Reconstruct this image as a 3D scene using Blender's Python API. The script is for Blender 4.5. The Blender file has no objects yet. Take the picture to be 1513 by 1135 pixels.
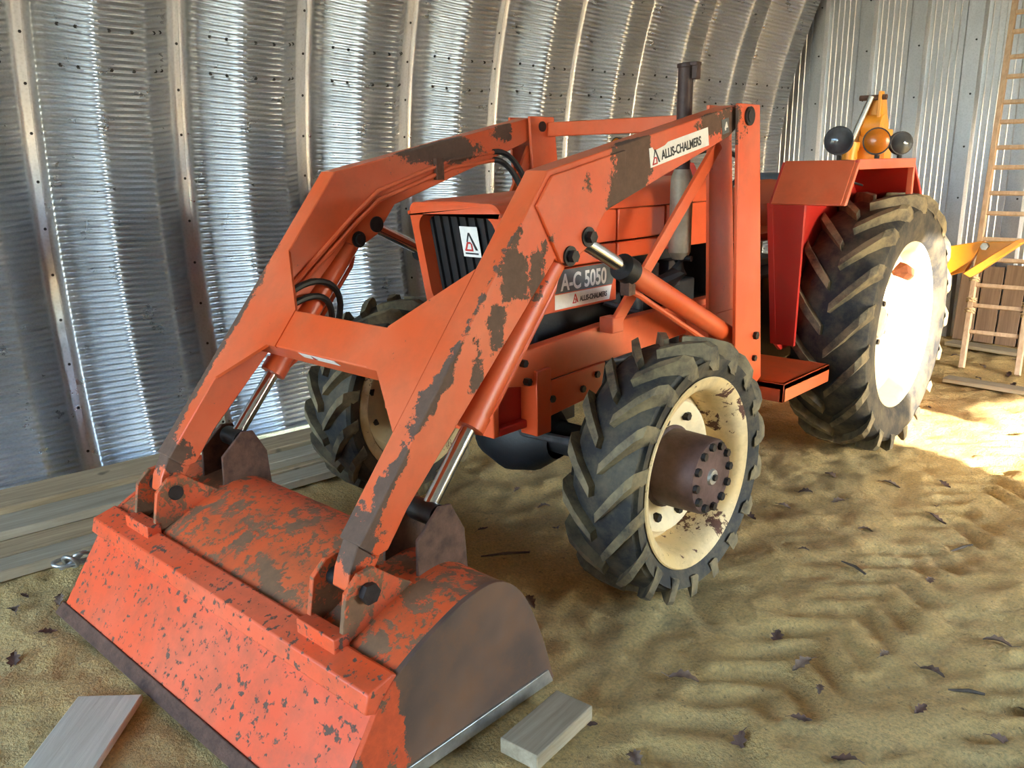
import bpy, math, random
from mathutils import Vector, Matrix, noise
random.seed(7)
PI = math.pi
scene = bpy.context.scene
COL = scene.collection

# ------------------------------------------------------------------ camera
cam_d = bpy.data.cameras.new('camera'); cam = bpy.data.objects.new('camera', cam_d); COL.objects.link(cam)
_r = Vector((0.73723485, 0.67547922, -0.01458049)); _f = Vector((-0.65591347, 0.7103707, -0.25524691)); _u = Vector((-0.16205643, 0.19774046, 0.96676596))
cam.matrix_world = Matrix(((_r.x, _u.x, -_f.x, 2.2473), (_r.y, _u.y, -_f.y, -2.4707), (_r.z, _u.z, -_f.z, 1.5388), (0, 0, 0, 1)))
cam_d.sensor_width = 36.0; cam_d.lens = 1241.86 * 36.0 / 1513.0
cam_d.clip_start = 0.05; cam_d.clip_end = 300
scene.camera = cam

# ------------------------------------------------------------------ sky, sun, exposure
world = bpy.data.worlds.new('world'); scene.world = world; world.use_nodes = True
wn = world.node_tree; wn.nodes.clear()
sky = wn.nodes.new('ShaderNodeTexSky'); sky.sky_type = 'NISHITA'; sky.sun_disc = False
SUN_EL = math.radians(20.0)
sky.sun_elevation = SUN_EL; sky.sun_rotation = math.radians(107); sky.air_density = 1.0; sky.dust_density = 0.5; sky.ozone_density = 2.4
bg = wn.nodes.new('ShaderNodeBackground'); bg.inputs['Strength'].default_value = 0.55
wo = wn.nodes.new('ShaderNodeOutputWorld')
wn.links.new(sky.outputs[0], bg.inputs[0]); wn.links.new(bg.outputs[0], wo.inputs[0])
sun_d = bpy.data.lights.new('sun_offscreen', 'SUN'); sun_d.energy = 5.5; sun_d.angle = math.radians(0.6); sun_d.color = (1.0, 0.93, 0.84)
sun = bpy.data.objects.new('sun_offscreen', sun_d); COL.objects.link(sun)
_sd = Vector((-0.957 * math.cos(SUN_EL), 0.29 * math.cos(SUN_EL), -math.sin(SUN_EL)))
sun.rotation_euler = _sd.to_track_quat('-Z', 'Y').to_euler(); sun.location = (12, -3, 6)
scene.view_settings.view_transform = 'Standard'; scene.view_settings.look = 'None'
scene.view_settings.gamma = 1.0; scene.view_settings.use_curve_mapping = False
scene.view_settings.exposure = 2.85

# ------------------------------------------------------------------ helpers
class MB:
    def __init__(s): s.v = []; s.f = []; s.m = []
    def add(s, vs, fs, m=0):
        o = len(s.v); s.v += [tuple(v) for v in vs]
        for f in fs: s.f.append(tuple(o + i for i in f)); s.m.append(m)
        return s
    def hexa(s, p, m=0):   # 0-3 bottom ring, 4-7 top ring
        return s.add(p, [(3, 2, 1, 0), (4, 5, 6, 7), (0, 1, 5, 4), (1, 2, 6, 5), (2, 3, 7, 6), (3, 0, 4, 7)], m)
    def box(s, x0, x1, y0, y1, z0, z1, m=0):
        return s.hexa([(x0, y0, z0), (x1, y0, z0), (x1, y1, z0), (x0, y1, z0), (x0, y0, z1), (x1, y0, z1), (x1, y1, z1), (x0, y1, z1)], m)
    def obox(s, c, sx, sy, sz, M, m=0):
        c = Vector(c); p = []
        for z in (-.5, .5):
            for x, y in ((-.5, -.5), (.5, -.5), (.5, .5), (-.5, .5)): p.append(c + M @ Vector((x * sx, y * sy, z * sz)))
        return s.hexa(p, m)
    def prism(s, prof, x0, x1, m=0):      # prof = (y,z) polygon extruded along X
        n = len(prof); a = sum(prof[i][0] * prof[(i + 1) % n][1] - prof[(i + 1) % n][0] * prof[i][1] for i in range(n))
        if a < 0: prof = prof[::-1]
        vs = [(x0, y, z) for y, z in prof] + [(x1, y, z) for y, z in prof]
        fs = [tuple(range(n))[::-1], tuple(range(n, 2 * n))] + [(i, (i + 1) % n, n + (i + 1) % n, n + i) for i in range(n)]
        return s.add(vs, fs, m)
    def strip(s, prof, x0, x1, t, m=0):   # sheet of thickness t following an open profile
        up = []
        for i, (y, z) in enumerate(prof):
            a = prof[max(i - 1, 0)]; b = prof[min(i + 1, len(prof) - 1)]
            d = Vector((b[0] - a[0], b[1] - a[1])).normalized(); up.append((y + d.y * t, z - d.x * t))
        for i in range(len(prof) - 1):
            s.prism([prof[i], prof[i + 1], up[i + 1], up[i]], x0, x1, m)
        return s
    def cyl(s, p0, p1, r0, r1=None, n=20, m=0, caps=True):
        p0 = Vector(p0); p1 = Vector(p1); r1 = r0 if r1 is None else r1
        q = (p1 - p0).to_track_quat('Z', 'Y'); vs = []
        for p, r in ((p0, r0), (p1, r1)):
            for i in range(n): vs.append(p + q @ Vector((r * math.cos(2 * PI * i / n), r * math.sin(2 * PI * i / n), 0)))
        fs = [(i, (i + 1) % n, n + (i + 1) % n, n + i) for i in range(n)]
        if caps: fs += [tuple(range(n))[::-1], tuple(range(n, 2 * n))]
        return s.add(vs, fs, m)
    def tube(s, path, r, n=10, m=0):
        path = [Vector(p) for p in path]; vs = []; rr = r if isinstance(r, (list, tuple)) else [r] * len(path)
        ref = Vector((0.31, 0.22, 0.92))
        for i, p in enumerate(path):
            d = (path[min(i + 1, len(path) - 1)] - path[max(i - 1, 0)]).normalized()
            a = d.cross(ref).normalized(); b = d.cross(a)
            for k in range(n): vs.append(p + (a * math.cos(2 * PI * k / n) + b * math.sin(2 * PI * k / n)) * rr[i])
        fs = []
        for i in range(len(path) - 1):
            for k in range(n): fs.append((i * n + k, i * n + (k + 1) % n, (i + 1) * n + (k + 1) % n, (i + 1) * n + k))
        fs += [tuple(range(n))[::-1], tuple(range((len(path) - 1) * n, len(path) * n))]
        return s.add(vs, fs, m)
    def lathe(s, prof, c=(0, 0, 0), n=48, m=0):   # prof = (x, r), around the X axis
        vs = []; c = Vector(c)
        for x, r in prof:
            for i in range(n):
                a = 2 * PI * i / n; vs.append(c + Vector((x, -r * math.cos(a), -r * math.sin(a))))
        fs = []
        for j in range(len(prof) - 1):
            for i in range(n): fs.append((j * n + i, j * n + (i + 1) % n, (j + 1) * n + (i + 1) % n, (j + 1) * n + i))
        return s.add(vs, fs, m)
    def mirror(s):
        o = MB(); o.v = [(-x, y, z) for x, y, z in s.v]; o.f = [f[::-1] for f in s.f]; o.m = list(s.m); return o
    def mesh(s, name, mats, ang=35):
        me = bpy.data.meshes.new(name); me.from_pydata(s.v, [], s.f)
        for mt in (mats if isinstance(mats, (list, tuple)) else [mats]): me.materials.append(mt)
        for p, mi in zip(me.polygons, s.m): p.material_index = mi; p.use_smooth = True
        me.update(); me.set_sharp_from_angle(angle=math.radians(ang))
        return me
    def build(s, name, mats, parent=None, ang=35, bevel=0):
        o = bpy.data.objects.new(name, s.mesh(name, mats, ang)); COL.objects.link(o)
        if parent: o.parent = parent
        if bevel:
            b = o.modifiers.new('bevel', 'BEVEL'); b.width = bevel; b.segments = 2; b.limit_method = 'ANGLE'; b.angle_limit = math.radians(40)
        return o

def inst(name, me, parent=None, loc=(0, 0, 0), rot=(0, 0, 0)):
    o = bpy.data.objects.new(name, me); COL.objects.link(o); o.location = loc; o.rotation_euler = rot
    if parent: o.parent = parent
    return o
def tag(o, label=None, cat=None, group=None, kind=None):
    if label: o['label'] = label
    if cat: o['category'] = cat
    if group: o['group'] = group
    if kind: o['kind'] = kind
    return o
def empty(name, loc=(0, 0, 0), rz=0):
    o = bpy.data.objects.new(name, None); COL.objects.link(o); o.location = loc; o.rotation_euler = (0, 0, rz); o.empty_display_size = .2
    return o

# ------------------------------------------------------------------ materials
def N(nt, t, **k):
    n = nt.nodes.new(t)
    for a, b in k.items():
        if a in n.inputs: n.inputs[a].default_value = b
        else: setattr(n, a, b)
    return n
def newmat(name):
    m = bpy.data.materials.new(name); m.use_nodes = True; nt = m.node_tree
    return m, nt, nt.nodes['Principled BSDF']
def noise_n(nt, vec, scale, detail=4, rough=.6, dist=0):
    n = N(nt, 'ShaderNodeTexNoise', Scale=scale, Detail=detail, Roughness=rough, Distortion=dist)
    nt.links.new(vec, n.inputs['Vector']); return n.outputs['Fac']
def ramp(nt, fac, stops):
    r = nt.nodes.new('ShaderNodeValToRGB'); nt.links.new(fac, r.inputs[0])
    e = r.color_ramp.elements
    while len(e) < len(stops): e.new(.5)
    for el, (p, c) in zip(e, stops): el.position = p; el.color = (c if len(c) == 4 else (*c, 1)) if isinstance(c, tuple) else (c, c, c, 1)
    return r.outputs[0]
def mixc(nt, fac, a, b, mode='MIX'):
    n = nt.nodes.new('ShaderNodeMix'); n.data_type = 'RGBA'; n.blend_type = mode
    for s, v in ((0, fac), (6, a), (7, b)):
        if isinstance(v, (int, float)): n.inputs[s].default_value = v
        elif isinstance(v, tuple): n.inputs[s].default_value = (*v, 1)
        else: nt.links.new(v, n.inputs[s])
    return n.outputs[2]
def math_n(nt, op, a, b=None, clamp=False):
    n = nt.nodes.new('ShaderNodeMath'); n.operation = op; n.use_clamp = clamp
    for i, v in enumerate((a, b)):
        if v is None: continue
        if isinstance(v, (int, float)): n.inputs[i].default_value = v
        else: nt.links.new(v, n.inputs[i])
    return n.outputs[0]
def bump(nt, bs, h, strength, dist=.01):
    b = N(nt, 'ShaderNodeBump', Strength=strength, Distance=dist); nt.links.new(h, b.inputs['Height']); nt.links.new(b.outputs[0], bs.inputs['Normal'])
def objco(nt): return nt.nodes.new('ShaderNodeTexCoord').outputs['Object']

def paint(name, base=(.66, .085, .016), faded=(.70, .15, .06), rust=(.10, .055, .035), chip=.66, speck=.70, blobs=(), rough=.38, speck_scale=38, grime=.25, edge=False):
    """old enamel: faded tone, fine chips, larger flaked patches; blobs = (centre, radius) of big bare patches"""
    m, nt, bs = newmat(name); co = objco(nt)
    c = mixc(nt, ramp(nt, noise_n(nt, co, 2.2, 3), [(.35, 0.), (.7, 1.)]), base, faded)
    g = ramp(nt, noise_n(nt, co, 9, 6, .7), [(.45, 0.), (.75, 1.)])
    c = mixc(nt, math_n(nt, 'MULTIPLY', g, grime), c, (.16, .07, .03))
    f1 = ramp(nt, noise_n(nt, co, 5.5, 8, .72, .4), [(chip, 0.), (chip + .015, 1.)])
    f2 = ramp(nt, noise_n(nt, co, speck_scale, 5, .6), [(speck, 0.), (speck + .03, 1.)])
    f3 = ramp(nt, noise_n(nt, co, 15, 7, .75), [(chip + .02, 0.), (chip + .035, 1.)])
    fac = math_n(nt, 'MAXIMUM', math_n(nt, 'MAXIMUM', f1, f3), f2)
    if blobs:
        wob = math_n(nt, 'MULTIPLY', math_n(nt, 'SUBTRACT', noise_n(nt, co, 17, 9, .78), .5), .26)
        for ctr, rad, sc in blobs:
            mp = N(nt, 'ShaderNodeMapping'); nt.links.new(co, mp.inputs['Vector'])
            mp.vector_type = 'POINT'; mp.inputs['Scale'].default_value = sc
            mp.inputs['Location'].default_value = tuple(-a * b for a, b in zip(ctr, sc))
            ln = nt.nodes.new('ShaderNodeVectorMath'); ln.operation = 'LENGTH'; nt.links.new(mp.outputs[0], ln.inputs[0])
            d = math_n(nt, 'ADD', ln.outputs['Value'], wob)
            fb = math_n(nt, 'LESS_THAN', d, rad); fac = math_n(nt, 'MAXIMUM', fac, fb)
    if edge:   # bare worn strip along the outer front corner of both lower arms
        sp = nt.nodes.new('ShaderNodeSeparateXYZ'); nt.links.new(co, sp.inputs[0])
        dv = nt.nodes.new('ShaderNodeVectorMath'); dv.operation = 'DOT_PRODUCT'; nt.links.new(co, dv.inputs[0]); dv.inputs[1].default_value = (0, -.7753, .6316)
        a = math_n(nt, 'SUBTRACT', dv.outputs['Value'], 1.3355); b = math_n(nt, 'SUBTRACT', math_n(nt, 'ABSOLUTE', sp.outputs[0]), .568)
        e = math_n(nt, 'SQRT', math_n(nt, 'ADD', math_n(nt, 'MULTIPLY', a, a), math_n(nt, 'MULTIPLY', math_n(nt, 'MULTIPLY', b, b), .5)))
        e = math_n(nt, 'ADD', e, math_n(nt, 'MULTIPLY', math_n(nt, 'SUBTRACT', noise_n(nt, co, 7, 9, .75), .5), .14))
        e = math_n(nt, 'ADD', e, math_n(nt, 'MULTIPLY', math_n(nt, 'MAXIMUM', math_n(nt, 'SUBTRACT', sp.outputs[2], .95), 0.), .08))
        fac = math_n(nt, 'MAXIMUM', fac, math_n(nt, 'LESS_THAN', e, .020))
    rc = mixc(nt, noise_n(nt, co, 30, 5, .7), tuple(.55 * r for r in rust), tuple(1.7 * r for r in rust))
    c = mixc(nt, fac, c, rc)
    nt.links.new(c, bs.inputs['Base Color'])
    nt.links.new(mixc(nt, fac, (rough,) * 3, (.8,) * 3), bs.inputs['Roughness'])
    h = math_n(nt, 'SUBTRACT', math_n(nt, 'MULTIPLY', noise_n(nt, co, 60, 3), .15), fac); bump(nt, bs, h, .35, .002)
    return m
def plain(name, col, rough=.6, metal=0, var=.25, scale=12, bmp=.1, col2=None):
    m, nt, bs = newmat(name); co = objco(nt)
    a = tuple(x * (1 - var) for x in col); b = col2 or tuple(min(1, x * (1 + var)) for x in col)
    nt.links.new(mixc(nt, ramp(nt, noise_n(nt, co, scale, 6, .65), [(.3, 0.), (.7, 1.)]), a, b), bs.inputs['Base Color'])
    bs.inputs['Roughness'].default_value = rough; bs.inputs['Metallic'].default_value = metal
    if bmp: bump(nt, bs, noise_n(nt, co, scale * 5, 4), bmp, .004)
    return m

M = {}
M['orange'] = paint('orange_enamel', chip=.68, speck=.74)
M['arm'] = paint('orange_arm_enamel', chip=.675, speck=.71, edge=True, blobs=[((.58, -.05, 1.53), .13, (2.5, 1.1, .9)), ((.58, -.13, 1.42), .10, (2.5, 1.5, .8)), ((.58, .47, 1.675), .07, (2.5, .6, 1.5)), ((.58, .60, 1.66), .07, (2.5, .8, 1)),
    ((.58, -.64, 1.22), .075, (2.5, 1, .9)), ((.58, -.55, 1.20), .06, (2.5, 1.2, .8)), ((.58, -.72, 1.08), .05, (2.5, 1.6, .7)), ((.58, -.81, .97), .04, (2.5, 1.6, .7)), ((.58, -.64, 1.33), .035, (2.5, 1.2, .7)), ((.58, -.50, 1.30), .02, (2.5, 1, 1)), ((.58, -.30, 1.47), .02, (2.5, 1, 1)),
    ((-.49, .05, 1.60), .13, (2, .5, 2)), ((-.49, .45, 1.68), .06, (2, 1, 1)), ((-.53, -1.24, .58), .07, (1, 1, 1)), ((.53, -1.24, .58), .07, (1, 1, 1))])
M['bucket'] = paint('orange_bucket_enamel', base=(.72, .075, .014), faded=(.74, .13, .055), chip=.645, speck=.585, speck_scale=42, rough=.5, grime=.45)
M['bucket_top'] = paint('orange_bucket_worn', base=(.66, .085, .016), faded=(.62, .11, .03), rust=(.17, .085, .04), chip=.53, speck=.57, speck_scale=36, rough=.6, grime=.6)
M['rustplate'] = paint('rusted_side_plate', base=(.055, .033, .025), faded=(.21, .11, .065), rust=(.50, .065, .014), chip=.78, speck=.78, rough=.75, grime=.9, blobs=[((.80, -1.42, .12), .10, (.3, 2.4, .55)), ((.80, -1.36, .20), .07, (.3, 2.4, .6)), ((.80, -1.34, .08), .05, (.3, 2.5, .5))])
M['tractor'] = paint('orange_tractor_enamel', base=(.64, .075, .016), faded=(.70, .13, .05), chip=.74, speck=.80, rough=.33, grime=.15)
M['redpaint'] = paint('red_enamel', base=(.42, .018, .012), faded=(.50, .03, .02), chip=.72, speck=.8, rough=.4)
M['yellow'] = paint('orange_yellow_enamel', base=(.80, .27, .012), faded=(.82, .33, .03), chip=.72, speck=.76, rough=.4)
M['cream'] = paint('cream_rim_enamel', base=(.78, .62, .36), faded=(.82, .70, .47), rust=(.09, .04, .025), chip=.70, speck=.74, rough=.5, grime=.3)
M['creamrust'] = paint('cream_rim_rusty', base=(.66, .45, .18), faded=(.78, .62, .36), rust=(.09, .035, .02), chip=.60, speck=.66, speck_scale=24, rough=.6, grime=.5)
M['hub'] = plain('rusty_hub', (.10, .05, .04), .55, .3, .5, 9, .3, (.15, .085, .075))
M['rust'] = plain('brown_rust', (.11, .055, .035), .8, .2, .5, 20, .4)
M['clay'] = plain('red_clay', (.28, .09, .04), .9, 0, .3, 25, .4)
M['dark'] = plain('greasy_black', (.012, .012, .013), .55, .2, .4, 14, .3)
M['iron'] = plain('dirty_iron', (.07, .07, .075), .55, .5, .5, 14, .3)
M['bolt'] = plain('dark_bolt', (.03, .027, .026), .45, .6, .4, 30, .1)
M['chrome'] = plain('chrome_rod', (.75, .75, .76), .14, 1, .08, 30, 0)
M['zinc'] = plain('worn_steel', (.42, .41, .38), .4, .8, .3, 18, .15)
M['hose'] = plain('black_hose', (.012, .012, .013), .5, 0, .3, 30, .1)
M['muffler'] = plain('tan_muffler', (.30, .25, .18), .6, .4, .35, 9, .2)
M['stack'] = plain('brown_stack', (.06, .035, .03), .6, .3, .4, 12, .2)
M['black'] = plain('black_grille', (.012, .012, .013), .5, 0, .3, 20, .1)
M['white'] = plain('white_decal', (.78, .76, .70), .5, 0, .08, 30, 0)
M['ink'] = plain('black_print', (.015, .015, .016), .5, 0, .1, 30, 0)
M['redink'] = plain('red_print', (.55, .03, .02), .5, 0, .1, 30, 0)
M['greyink'] = plain('grey_print', (.10, .11, .11), .4, 0, .2, 30, 0)
M['amber'] = plain('amber_lens', (.50, .14, .008), .25, 0, .15, 30, 0)
M['glass'] = plain('lamp_glass', (.10, .105, .11), .12, .4, .3, 20, 0)
M['vinyl'] = plain('grey_vinyl', (.10, .12, .14), .5, 0, .3, 8, .1)

def rubber(name, dust):
    m, nt, bs = newmat(name); co = objco(nt)
    f = ramp(nt, noise_n(nt, co, 7, 7, .7), [(.42 - dust * .12, 0.), (.72 - dust * .15, 1.)])
    c = mixc(nt, math_n(nt, 'MULTIPLY', f, .35 + .6 * dust), (.016, .016, .016), (.28, .215, .11))
    nt.links.new(c, bs.inputs['Base Color']); bs.inputs['Roughness'].default_value = .72
    bump(nt, bs, noise_n(nt, co, 55, 5), .25, .004); return m
M['rubber'] = rubber('tyre_rubber', .05); M['lug'] = rubber('tyre_lug_dusty', .75)

def wood(name, a, b, axis=1, s=1.0):
    m, nt, bs = newmat(name); co = objco(nt)
    mp = N(nt, 'ShaderNodeMapping'); nt.links.new(co, mp.inputs['Vector'])
    sc = [22 * s] * 3; sc[axis] = 1.3 * s; mp.inputs['Scale'].default_value = sc
    g = noise_n(nt, mp.outputs[0], 1.6, 8, .7, .6)
    c = mixc(nt, ramp(nt, g, [(.3, 0.), (.7, 1.)]), a, b)
    k = ramp(nt, noise_n(nt, co, 5, 2), [(.70, 0.), (.76, 1.)])
    c = mixc(nt, math_n(nt, 'MULTIPLY', k, .7), c, tuple(.25 * x for x in a))
    nt.links.new(c, bs.inputs['Base Color']); bs.inputs['Roughness'].default_value = .8
    bump(nt, bs, g, .35, .004); return m
M['wood'] = wood('weathered_timber', (.26, .17, .085), (.52, .38, .21))
M['woodgrey'] = wood('grey_timber', (.25, .195, .12), (.46, .38, .26))
M['woodpale'] = wood('pale_board', (.44, .39, .29), (.62, .57, .45))
M['woodz'] = wood('ladder_wood', (.40, .27, .17), (.62, .46, .32), axis=2)
M['plank'] = wood('brown_plank', (.17, .10, .06), (.33, .21, .13), axis=2)
M['leaf'] = plain('dry_leaf', (.17, .10, .065), .8, 0, .5, 20, .3, (.33, .22, .15))
M['leaf2'] = plain('dry_leaf_dark', (.12, .065, .045), .8, 0, .5, 20, .3)
M['twig'] = plain('twig_bark', (.09, .065, .045), .85, 0, .4, 30, .3)
M['twine'] = plain('baling_twine', (.55, .42, .25), .9, 0, .2, 60, .2)

def galv(name, rough, tone):
    m, nt, bs = newmat(name); co = objco(nt)
    v = N(nt, 'ShaderNodeTexVoronoi', Scale=70.0); nt.links.new(co, v.inputs['Vector'])
    sp = ramp(nt, v.outputs['Distance'], [(0., .85), (.6, 1.)])
    big = ramp(nt, noise_n(nt, co, 2.5, 5), [(.3, .82), (.7, 1.)])
    c = mixc(nt, 1.0, mixc(nt, 1.0, tone, sp, 'MULTIPLY'), big, 'MULTIPLY')
    nt.links.new(c, bs.inputs['Base Color']); bs.inputs['Metallic'].default_value = .9
    nt.links.new(ramp(nt, noise_n(nt, co, 6, 5), [(.3, rough - .06), (.7, rough + .08)]), bs.inputs['Roughness'])
    return m
M['galv'] = galv('galvanised_steel', .31, (.60, .61, .63)); M['galv_end'] = galv('galvanised_end_sheet', .42, (.62, .63, .66))

def sandmat():
    m, nt, bs = newmat('yellow_sand'); co = objco(nt)
    c = mixc(nt, ramp(nt, noise_n(nt, co, 1.7, 6, .65), [(.3, 0.), (.7, 1.)]), (.66, .42, .135), (.90, .64, .26))
    c = mixc(nt, math_n(nt, 'MULTIPLY', ramp(nt, noise_n(nt, co, 90, 3, .7), [(.35, 1.), (.6, 0.)]), .45), c, (.30, .20, .09))
    d = ramp(nt, noise_n(nt, co, 3.2, 8, .75), [(.57, 0.), (.70, 1.)])
    c = mixc(nt, math_n(nt, 'MULTIPLY', d, .5), c, (.20, .14, .075))
    cr = ramp(nt, noise_n(nt, co, 38, 6, .75), [(.60, 0.), (.67, 1.)])
    c = mixc(nt, math_n(nt, 'MULTIPLY', cr, .65), c, (.13, .085, .045))
    nt.links.new(c, bs.inputs['Base Color']); bs.inputs['Roughness'].default_value = .95
    h = math_n(nt, 'ADD', math_n(nt, 'MULTIPLY', noise_n(nt, co, 14, 8, .7), 1.0), math_n(nt, 'MULTIPLY', noise_n(nt, co, 120, 3), .25))
    bump(nt, bs, h, 1.0, .045); return m
M['sand'] = sandmat()
M['earth'] = plain('yard_earth', (.26, .19, .10), .95, 0, .35, .6, 0, (.20, .20, .08))

# ------------------------------------------------------------------ structure: sand floor
def floor_h(x, y):
    p = Vector((x, y, 0))
    h = .018 * noise.noise(p * 1.7) + .018 * noise.noise(p * 5.1) + .013 * noise.noise(p * 12) + .008 * noise.noise(p * 27)
    # chevron tyre tracks beside the tractor
    for xc, w in ((1.32, .19), (1.95, .17)):
        dx = x - xc - .05 * math.sin(y * .9)
        if abs(dx) < w and y < 3.4:
            k = math.sin((y * 1.0 + abs(dx) * .9) * 2 * PI / .17)
            h += (.019 * k - .012) * min(1, (w - abs(dx)) / .05) * (0.4 + .6 * abs(noise.noise(p * 1.3 + Vector((3, 1, 2)))) * 1.8)
    # calm under the things that rest on it
    return min(h, .012) - .012
mb = MB(); nx, ny = 360, 500; X0, X1, Y0, Y1 = -3.4, 6.6, -8.0, 6.4
for j in range(ny + 1):
    for i in range(nx + 1):
        x = X0 + (X1 - X0) * i / nx; y = Y0 + (Y1 - Y0) * j / ny; mb.v.append((x, y, floor_h(x, y)))
for j in range(ny):
    for i in range(nx):
        a = j * (nx + 1) + i; mb.f.append((a, a + 1, a + nx + 2, a + nx + 1)); mb.m.append(0)
tag(mb.build('floor', M['sand'], ang=180), kind='structure')
mb = MB(); mb.add([(-60, -60, -.08), (60, -60, -.08), (60, 60, -.08), (-60, 60, -.08)], [(0, 1, 2, 3)])
tag(mb.build('ground', M['earth']), kind='structure')

# ------------------------------------------------------------------ structure: arched steel shed
SL = .1; SN = math.sqrt(1 + SL * SL); SH_DIR = Vector((SL / SN, 1 / SN, 0)); SH_ROT = -math.atan(SL)
ORG = Vector((-2.45, -.92, 0)); PITCH = .742; DEP = .25; RAD = 4.0; ZC = 1.3
def arch_mesh(name, a0, a1):
    """one arch panel: trapezoid cross-section along y, small cross flutes along the arc; local x = inwards"""
    us = [(0, DEP + .012, 0), (.022, DEP + .012, 0), (.026, DEP, 0), (.055, DEP, 0), (.07, DEP - .01, 0), (.10, DEP - .045, .6), (.115, DEP - .06, 1), (.18, DEP - .135, 1), (.245, DEP - .215, 1), (.262, DEP - .238, .7), (.272, DEP - .247, 0), (.282, 0, .3), (.295, 0, 1), (.40, 0, 1), (.487, 0, 1), (.50, 0, .3), (.510, .005, 0), (.52, .015, .7), (.535, .035, 1), (.60, .115, 1), (.665, .195, 1), (.685, .222, .6), (.70, DEP - .01, 0), (.715, DEP, 0), (PITCH, DEP, 0), (PITCH + .026, DEP + .001, 0)]
    FP = .029; L = (a1 - a0) * RAD; n = int(L / FP * 6); mb = MB(); nu = len(us)
    for j in range(n + 1):
        a = a0 + (a1 - a0) * j / n; ph = math.sin(2 * PI * j / 6 + .4)
        for u, d, k in us:
            r = RAD + d - .0112 * k * ph
            mb.v.append((RAD - r * math.cos(a), u, ZC + r * math.sin(a)))
    for j in range(n):
        for i in range(nu - 1):
            q = j * nu + i; mb.f.append((q, q + nu, q + nu + 1, q + 1)); mb.m.append(0)
    return mb.mesh(name, M['galv'], 60)
A_BASE = -math.asin((ZC + .03) / (RAD + DEP))
def ang_z(z): return math.asin((z - ZC) / (RAD + DEP * .5))
full = arch_mesh('arch_panel', A_BASE, PI / 2)
def bolt_mesh(a_rows):
    mb = MB()
    def bolt(a, u, d):
        r = RAD + d - .001; p = Vector((RAD - r * math.cos(a), u, ZC + r * math.sin(a))); nrm = Vector((math.cos(a), 0, -math.sin(a)))
        mb.cyl(p, p + nrm * .010, .010, .008, n=6)
    a = A_BASE + .03
    while a < 1.25: bolt(a, .012, DEP + .010); a += .055
    for ar in a_rows:
        for u, d in ((.15, .150), (.21, .175 - .002), (.335, 0), (.44, 0), (.575, .085), (.63, .152)):
            if u == .15: d = DEP - .10
            if u == .21: d = DEP - .172
            bolt(ar, u, d)
    return mb.mesh('bolts', M['bolt'], 40)
bolts = bolt_mesh([ang_z(2.02), ang_z(2.20), ang_z(3.6), ang_z(3.76)])
tri = []
wl = empty('wall_left', ORG, SH_ROT); tag(wl, kind='structure')
LOFF = Vector((-DEP, 0, 0))
for k in range(-8, 9):
    o = inst('arch_panel', full, wl, (DEP, .03 + PITCH * k, 0))   # crest plane DEP inside of the valley line
    b = inst('bolts', bolts, o); b['kind'] = 'stuff'
# the other half of the arch, with a side doorway the sun comes through
WID = 2 * RAD
wr = empty('wall_right', ORG, SH_ROT); tag(wr, kind='structure')
part = {}
def door_mesh(z):
    if z not in part: part[z] = arch_mesh('arch_panel_over_door', ang_z(z), PI / 2)
    return part[z]
for k in range(-9, 9):
    y = .21 + PITCH * k
    lint = {3: 3.0, 4: 1.95, 5: 1.8, 6: 1.62}.get(k)
    inst('arch_panel', door_mesh(lint) if lint else full, wr, (DEP + WID, y + PITCH, 0), (0, 0, PI))
# end wall of upright sheets
def sheet_mesh(w, h, zlow=-.1):
    us = [(0, .0), (.03, 0), (.045, .05), (.12, .05), (.135, 0)]
    x = .165
    while x < w - .03:
        us += [(x, 0), (x + .006, .006), (x + .012, 0)]; x += .052
    us.append((w, 0)); mb = MB(); n = len(us)
    for z in (zlow, h):
        for u, d in us: mb.v.append((u, -d, z))
    for i in range(n - 1): mb.f.append((i, i + 1, n + i + 1, n + i)); mb.m.append(0)
    return mb.mesh('end_sheet', M['galv_end'], 20)
we = empty('wall_end', ORG + SH_DIR * (.03 + PITCH * 9 - .02), SH_ROT); tag(we, kind='structure')
sm = sheet_mesh(.46, 5.6)
for i in range(19): inst('wall_sheet', sm, we, (.02 + i * .46 - .05, 0, 0))
# front end, unseen: sheets added to narrow the doorway and darken away-facing arch slopes
wf_ = empty('wall_front_added', ORG + SH_DIR * (.03 - PITCH * 8 + .02), SH_ROT); tag(wf_, kind='structure')
hm = sheet_mesh(.46, 5.6, 3.7)
for i in range(19):
    xl = -.03 + i * .46
    inst('wall_sheet', hm if .8 < xl < 5.2 else sm, wf_, (xl, 0, 0))
# screws on the end sheets, one mesh for the wall
mb = MB()
for i in range(19):
    for z in [.35 + .42 * q for q in range(8)]:
        p = Vector((.02 + i * .46 + .033, -.05, z)); mb.cyl(p, p + Vector((0, -.008, 0)), .009, .007, n=6)
o = mb.build('screws', M['bolt'], we); o['kind'] = 'stuff'

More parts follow.
